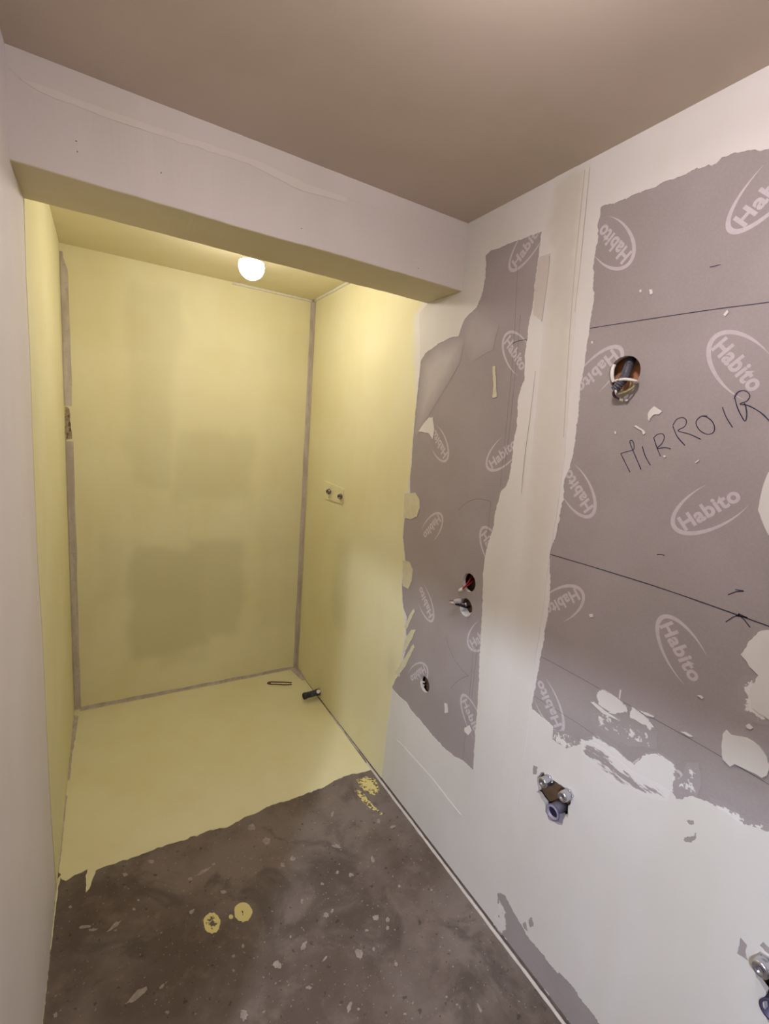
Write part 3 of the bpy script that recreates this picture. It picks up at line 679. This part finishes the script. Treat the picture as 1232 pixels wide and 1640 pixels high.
# crumbled stretch between both tapes
cr_ = [(.004, 1.49), (.012, 1.50), (.028, 1.505), (.030, 1.54), (.024, 1.58), (.027, 1.62), (.022, 1.655), (.006, 1.66), (.003, 1.6)]
slab('crumbled_plaster', m_back, cr_, [], .0014, .004, simple('crumbled_gypsum', 'b09c84', .9, var=.25), wb, rough=(.003, .006), seed=60)
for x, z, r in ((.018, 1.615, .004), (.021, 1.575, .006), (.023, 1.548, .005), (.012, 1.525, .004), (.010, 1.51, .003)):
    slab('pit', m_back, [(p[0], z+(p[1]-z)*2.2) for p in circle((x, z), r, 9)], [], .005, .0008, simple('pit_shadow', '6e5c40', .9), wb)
Rb = []
for i in range(70):
    x = .03+(W-.05)*i/69; w = .020+wv(x, 7, .008, 3); w2 = .012+wv(x, 9, .006, 4); t = .0032
    Rb.append([(x, -.0017, max(.006, w)), (x, -t, max(.006, w)), (x, -t-.001, .006), (x, -.007, .0055), (x, -max(.009, w2), .0045), (x, -max(.009, w2), .0021)])
tape('sealing_tape', Rb, 'grey sealing tape along the foot of the shower back wall')
Rr = []
for i in range(14):
    y = -.008-.17*i/13; k = 1-.6*i/13; w = (.030+wv(y, 12, .006, 6))*k; t = .0040
    Rr.append([(W-.0026, y, w), (W-t, y, w), (W-t-.002, y, .007), (W-.010, y, .0055), (W-.012-w, y, .0045), (W-.012-w, y, .0021)])
tape('sealing_tape', Rr, 'short grey tape end at the foot of the right shower wall')
# smears of grout along the left and right floor edges of the shower
for q, s in (([(118, 1146), (126, 1148), (121, 1180), (115, 1215), (112, 1250), (108, 1250), (111, 1210), (114, 1175)], 1), ([(103, 1275), (108, 1276), (103, 1320), (99, 1360), (95, 1392), (92, 1392), (97, 1340)], 2), ([(522, 1130), (530, 1136), (548, 1160), (575, 1196), (594, 1224), (588, 1222), (565, 1192), (540, 1160)], 3)):
    P2 = [(min(max(a, .002), W-.003), b) for a, b in FL(q)]
    slab('grout_smear', m_floor, P2, [], .002, .0012, M_TAPE, floor, rough=(.0015, .01), seed=70+s)
q = crop([(490, 130), (520, 122), (522, 132), (495, 140)], *C3)
slab('dark_slot', m_floor, FL([(167, 1125), (178, 1122), (179, 1126), (168, 1129)]), [], .004, .0012, M_BLACK, floor)
# white sealant lines under the shower ceiling
M_SEAL = simple('white_sealant', 'e2dccc', .7)
def sealant(a, b, label):
    a, b = Vector(a), Vector(b); v, f = tube([a+(b-a)*i/20+Vector((0, 0, .0015*mnoise.noise(Vector((i*.7, 1, 2))))) for i in range(21)], .009, 8)
    return tag(mesh('sealant_bead', v, f, M_SEAL, None, smooth=True), label, 'sealant')
sealant((W-.003, -.012, N-.004), (W-.003, YC+.002, N-.004), 'white sealant bead between shower ceiling and right wall')
sealant((W*.62, -.003, N-.004), (W-.012, -.003, N-.004), 'white sealant bead between shower ceiling and back wall')

# ================================================================== bulbs
def bulb_part(root, c, mat, r=.052, part=.30):
    prof = []
    for i in range(25):
        a = math.pi*i/24; prof.append((-r*math.cos(a), max(.0008, r*math.sin(a))))
    cut = r*part                       # frosted dome emits; opaque upper cap is added to block light upward
    lathe('dome', c, (0, 0, 1), [(d, q) for d, q in prof if d <= cut], mat, root)
    lathe('blocking_cap', c, (0, 0, 1), [(cut+.0005, math.sqrt(r*r-cut*cut)+.0006)]+[(d, q) for d, q in prof if d > cut+.002 and q > .014 and d < r]+[(r*1.05, .0135)], M_WHITE, root)
def lamp(c, zc, light, label, nm, part=.30):
    root = empty('bare_bulb', (c[0], c[1], zc), label, 'light bulb')
    bulb_part(root, c, mk_bulb(nm, *light), part=part)
    top = c[2]+.052*1.05
    if zc-top > .004:
        lathe('socket', (c[0], c[1], top-.002), (0, 0, 1), [(0, .0145), (.003, .018), (zc-top-.004, .020), (zc-top+.001, .026)], M_WHITE, root)
    return root
d = ray(403, 427); cz = 2.294; p = CAM+d*((cz-CAM.z)/d.z)
lamp(tuple(p), N, NICHE_LAMP, 'glowing bare bulb under the shower ceiling behind the bulkhead', 'lit_glass_shower')
lamp((.62, -2.45, H-.068), H, ROOM_LAMP, 'bare bulb on the room ceiling above the camera', 'lit_glass_room', -.05)
lamp((-.8, -3.53, H-.068), H, HALL_LAMP, 'cool white bulb on the hall ceiling beyond the doorway', 'lit_glass_hall')

# ================================================================== cables and pipes
def rwp(px, py, h): return on_x(px, py, W-h)
C2 = (12.32, 960, 560)
def w2(x, y, h): return rwp(960+x/12.32, 560+y/12.32, h)
r = empty('conduit', w2(560, 400, 0), 'dark corrugated conduit with white cable loop drooping from the round hole above the handwriting', 'conduit')
pts = [w2(640, 120, -.040), w2(610, 250, -.028), w2(560, 380, -.005), w2(520, 500, .012), w2(470, 590, .022), w2(400, 690, .028), w2(310, 790, .028)]
P = spline(pts, 22); tube_ob('corrugated_tube', P, [.0112 if i % 6 < 3 else .0088 for i in range(len(P))], M_CORR, r, 14, cap=False)
tube_ob('tube_core', [P[-8], P[-1]-(P[-1]-P[-2])*.4], .0085, M_BLACK, r, 12)
tube_ob('white_wire', [P[-6], w2(325, 810, .034), w2(335, 850, .033)], .0028, M_WHITE, r, 8, 6)
tube_ob('purple_wire', [P[-4], w2(275, 850, .026), w2(300, 920, .018), w2(400, 975, .012)], .0026, M_PURPLE, r, 8, 8)
tube_ob('brown_wire', [P[-4], w2(290, 870, .022), w2(340, 940, .014), w2(430, 985, .008)], .0022, M_BROWN, r, 8, 8)
tube_ob('yellow_wire', [w2(700, 640, .012), w2(680, 730, .02), w2(590, 800, .024), w2(480, 850, .026), w2(380, 880, .026)], .0024, M_YG, r, 8, 8)
tube_ob('yellow_wire', [w2(620, 650, .010), w2(600, 760, .016), w2(500, 900, .016), w2(420, 970, .01)], .0020, M_YG, r, 8, 8)
tube_ob('wire_connector', [w2(415, 975, .010), w2(480, 990, .009)], .0045, M_WHITE, r, 10)
tube_ob('wire_connector', [w2(520, 1000, .007), w2(565, 1010, .007)], .0035, simple('clear_connector', 'c8c0c4', .3), r, 10)
tube_ob('white_cable', [w2(300, 300, .001), w2(268, 380, .004), w2(258, 470, .006), w2(262, 560, .006), w2(290, 640, .004)], .0046, M_WHITE, r, 10, 8)
tube_ob('white_cable', [w2(335, 612, .026), w2(420, 595, .032), w2(520, 585, .035), w2(640, 600, .032), w2(730, 625, .022), w2(745, 645, .004)], .0036, M_WHITE, r, 10, 8)
box('orange_lining', (W+.044, rwp(1010, 590, 0).y-.10, rwp(1010, 590, 0).z-.10), (W+.058, rwp(1010, 590, 0).y+.10, rwp(1010, 590, 0).z+.12), M_COPPER, wr)

C33 = (12.32, 700, 890)
def w3(x, y, h): return rwp(700+x/12.32, 890+y/12.32, h)
r = empty('red_wire', w3(600, 560, 0), 'red wires with a small white connector hanging from the upper round hole', 'wire')
for k, (dx, dy) in enumerate(((-20, 20), (30, -45), (55, 40))):
    tube_ob('wire', [w3(700+dx, 420+dy, -.05), w3(660+dx*.5, 480+dy, -.02), w3(600+dx*.3, 560+dy*.6, .004), w3(545, 610+k*8, .014), w3(500, 655+k*6, .014)], .0021, M_RED, r, 8, 8)
a, b = w3(508, 650, .014), w3(440, 690, .014)
tube_ob('connector', [a, a.lerp(b, .3), a.lerp(b, .31), b], [.0050, .0054, .0062, .0056], M_WHITE, r, 8)
r = empty('black_cable', w3(560, 950, 0), 'black cable with a clear connector sticking out of the lower round hole', 'cable')
tube_ob('cable', [w3(640, 1010, -.05), w3(600, 1020, -.02), w3(540, 1005, .004), w3(460, 980, .022), w3(370, 955, .030)], .0040, M_BLACK, r, 10, 8)
tube_ob('wire', [w3(660, 990, -.05), w3(580, 990, -.01), w3(470, 950, .02), w3(340, 890, .03), w3(250, 885, .03)], .0016, simple('grey_wire', '5c545c', .5), r, 8, 8)
a, b = w3(480, 890, .026), w3(350, 900, .032)
tube_ob('clear_connector', [a, a.lerp(b, .2), a.lerp(b, .8), b], [.007, .0095, .0095, .007], simple('clear_plastic', 'b4aab0', .15, 0, .8), r, 12)
a, b = w3(352, 935, .034), w3(255, 925, .036)
tube_ob('clear_connector', [a, b], [.0045, .0035], simple('frosted_plastic', 'c8c0bc', .3), r, 10)
a, b = w3(590, 930, -.012), w3(560, 975, .002)
tube_ob('metal_ferrule', [a, b], .006, M_CHROME, r, 12)
r = empty('socket_box', w3(560, 1080, 0), 'white plastic rim of a wall box inside the lower round hole', 'wall box')
cc = hole_sock2; c2 = np.mean(hole_sock2, 0)
V = []; Fs = []
for i in range(25):
    t = math.radians(175+i*170/24)
    for hh, rr_ in ((.002, .0330), (-.03, .0315), (-.03, .0295), (.002, .0295)):
        V.append((W-hh, -(c2[0]+rr_*math.cos(t)), c2[1]+rr_*math.sin(t)))
for i in range(24):
    for j in range(4): Fs.append((i*4+j, i*4+(j+1) % 4, (i+1)*4+(j+1) % 4, (i+1)*4+j))
rebase(mesh('rim', V, Fs, M_WHITE, None), r)
C68 = (20.5, 650, 1060)
def w6(x, y, h): return rwp(650+x/20.5, 1060+y/20.5, h)
r = empty('cable_clip', w6(540, 740, -.02), 'small cream plastic clip inside the lowest round hole of the narrow board', 'clip')
a = w6(560, 690, -.012)
tube_ob('clip_arm', [w6(470, 660, -.004), w6(560, 660, -.012), w6(620, 670, -.02)], .0035, M_CREAM, r, 8, 4)
tube_ob('clip_arm', [w6(480, 760, -.004), w6(540, 770, -.012), w6(600, 780, -.02)], .0055, M_CREAM, r, 8, 4)
tube_ob('clip_arm', [w6(520, 660, -.008), w6(515, 720, -.008), w6(530, 830, -.010)], .003, M_CREAM, r, 8, 4)

# basin supply pipes in the broken hole
C4 = (12.32, 840, 1210)
def w4(x, y, h): return rwp(840+x/12.32, 1210+y/12.32, h)
def supply(base, tip, label, group, k=1.0):
    root = empty('supply_pipe', base, label, 'pipe', group)
    ax = (Vector(tip)-Vector(base)); L = ax.length; ax.normalize()
    lathe('pipe', Vector(base)-ax*.05, ax, [(0, .011*k), (.05+L*.35, .011*k)], M_BRASS, root)
    lathe('nut', Vector(base)+ax*L*.15, ax, [(0, .0145*k), (.002, .0165*k), (L*.32, .0165*k), (L*.32+.002, .0145*k)], M_CHROME, root, sides=6)
    lathe('end_plug', Vector(base)+ax*L*.45, ax, [(0, .0135*k), (.001, .0150*k), (L*.45, .0150*k), (L*.53, .0135*k), (L*.55, .011*k), (L*.55, .006*k), (L*.48, .0055*k)], M_CHROME, root)
    return root
_t = w4(345, 545, .034); supply(_t+Vector((.05, 0, 0)), _t, 'left chrome water supply pipe in the broken wall hole', 'basin supply pipes', 1.0)
_t = w4(735, 825, .034); supply(_t+Vector((.05, 0, 0)), _t, 'right chrome water supply pipe in the broken wall hole', 'basin supply pipes', 1.0)
wp = w4(545, 1130, .004); root = empty('waste_pipe', w4(590, 1130, 0), 'grey plastic waste pipe end below the two supply pipes', 'pipe')
b, tp = wp+Vector((.054, .004, 0)), wp; ax = (tp-b).normalized(); L = (tp-b).length
lathe('pipe', b, ax, [(0, .0205), (L-.004, .0205), (L, .0215), (L, .0165), (L-.03, .0160)], M_PIPE2, root)
lathe('seal_ring', b+ax*(L-.008), ax, [(0, .0215), (.001, .0232), (.006, .0232), (.007, .0215)], simple('violet_seal', '746a86', .5), root, cap=False)
lathe('bore_shade', b+ax*(L-.012), ax, [(0, .0163), (.002, .0163)], simple('bore_shade_colour', '201a34', .6), root)  # dark disc paints the shade inside the pipe bore
o = slab('broken_board', m_right, RW(crop([(690, 1150), (760, 1150), (788, 1210), (745, 1370), (650, 1330), (680, 1230)], *C4)), [], -.010, .008, simple('grey_board_chip', '8e8894', .8), wr, rough=(.001, .006))

# second group cut by the right edge of the picture
def w5(x, y, h): return rwp(1150+x/8.63, 1450+y/8.63, h)
_t = w5(580, 900, .032); supply(_t+Vector((.05, 0, 0)), _t, 'chrome supply pipe at the lower right edge with bare board beside it', None, 1.05)
_t = w5(880, 1110, .032); supply(_t+Vector((.05, 0, 0)), _t, 'chrome supply pipe just past the lower right edge', None, 1.05)
root = empty('waste_pipe', w5(760, 1500, 0), 'dark waste pipe end at the lower right edge of the picture', 'pipe')
tp = w5(760, 1480, .004); b = tp+Vector((.054, .004, 0)); ax = (tp-b).normalized(); L = (tp-b).length
lathe('pipe', b, ax, [(0, .0215), (L-.004, .0215), (L, .0225), (L, .0175), (L-.03, .0170)], simple('dark_waste_plastic', '4a4660', .45), root)
lathe('bore_shade', b+ax*(L-.029), ax, [(0, .0170), (.003, .0170)], M_BLACK, root)  # black disc stands in for the shaded bore

# shower valve outlets on the right wall of the niche
C8 = (10.27, 480, 740)
def w8(x, y, h): return rwp(480+x/10.27, 740+y/10.27, h)
root = empty('shower_outlet', w8(580, 500, .002), 'pair of capped shower pipe outlets on a coated plate in the yellow right wall', 'pipe')
pl = RW(crop([(420, 310), (705, 425), (735, 460), (720, 690), (640, 665), (430, 600)], *C8))
o = slab('mounting_plate', m_right, pl, [], .002, .005, mk_yellow('yellow_coated_plate'), None, rough=(.001, .01), seed=80); rebase(o, root)
for x, y, m_ in ((485, 480, M_WHITE), (675, 560, M_BRASS)):
    b, tp = w8(x+12, y, .004), w8(x-18, y+6, .026); ax = (tp-b).normalized(); L = (tp-b).length
    o = lathe('outlet', b, ax, [(0, .016), (.004, .016), (.004, .011), (L*.6, .011), (L*.6, .0135), (L, .0135), (L, .007), (L*.7, .007)], M_BRASS, root)
    for k in range(3):
        t = k*2.1+.6; q = Vector((0, math.cos(t), math.sin(t)))
        o2 = tube_ob('thread_seal', [b+ax*L*.5+q*.012, b+ax*L*.75+q*.0135, b+ax*L*.95+q*.012], .0032, m_ if k < 2 else M_BLACK, root, 6)
# drain pipe stub out of the right wall above the shower floor
C0 = (7.7, 400, 1040)
q0 = on_x(400+870/7.7, 1040+520/7.7, W)
tip = on_z(400+655/7.7, 1040+582/7.7, q0.z)
root = empty('drain_pipe', q0, 'dark grey drain pipe stub sticking out of the right wall above the yellow floor', 'pipe')
ax = (tip-q0).normalized(); L = (tip-q0).length
lathe('pipe', q0-ax*.005, ax, [(0, .018), (.02, .018), (.02, .0205), (L*.30, .0205), (L*.30, .0185), (L*.86, .0185), (L*.86, .0205), (L*.98, .0205), (L, .019), (L, .0155), (L*.9, .015)], M_PIPE, root)
lathe('bore_shade', q0+ax*L*.88, ax, [(0, .0148), (.002, .0148)], M_BLACK, root)  # black disc painted as the shade in the open pipe end
lathe('wall_collar', q0-ax*.002, ax, [(0, .027), (.006, .026), (.009, .022)], simple('coated_collar', 'd0c69a', .7), root)
c = q0+ax*L*.16+Vector((-.0, -.012, .012))
lathe('white_tab', c, (-.3, -.8, .5), [(0, .012), (.006, .0125), (.009, .010)], M_WHITE, root, sides=8)
# hairpin shaped offcut lying on the shower floor
def f0(x, y, z=.006): return on_z(400+x/7.7, 1040+y/7.7, z)
root = empty('plastic_offcut', f0(340, 415, .002), 'thin brown hairpin offcut lying on the yellow floor by the rear corner', 'offcut')
tube_ob('loop', [f0(520, 408), f0(430, 404), f0(320, 402), f0(250, 402), f0(222, 414), f0(250, 428), f0(330, 430), f0(440, 436), f0(520, 430)], .0036, M_HAIRPIN, root, 8, 6)
tube_ob('end_knob', [f0(258, 412, .008), f0(225, 418, .008)], .0075, M_HAIRPIN, root, 10)
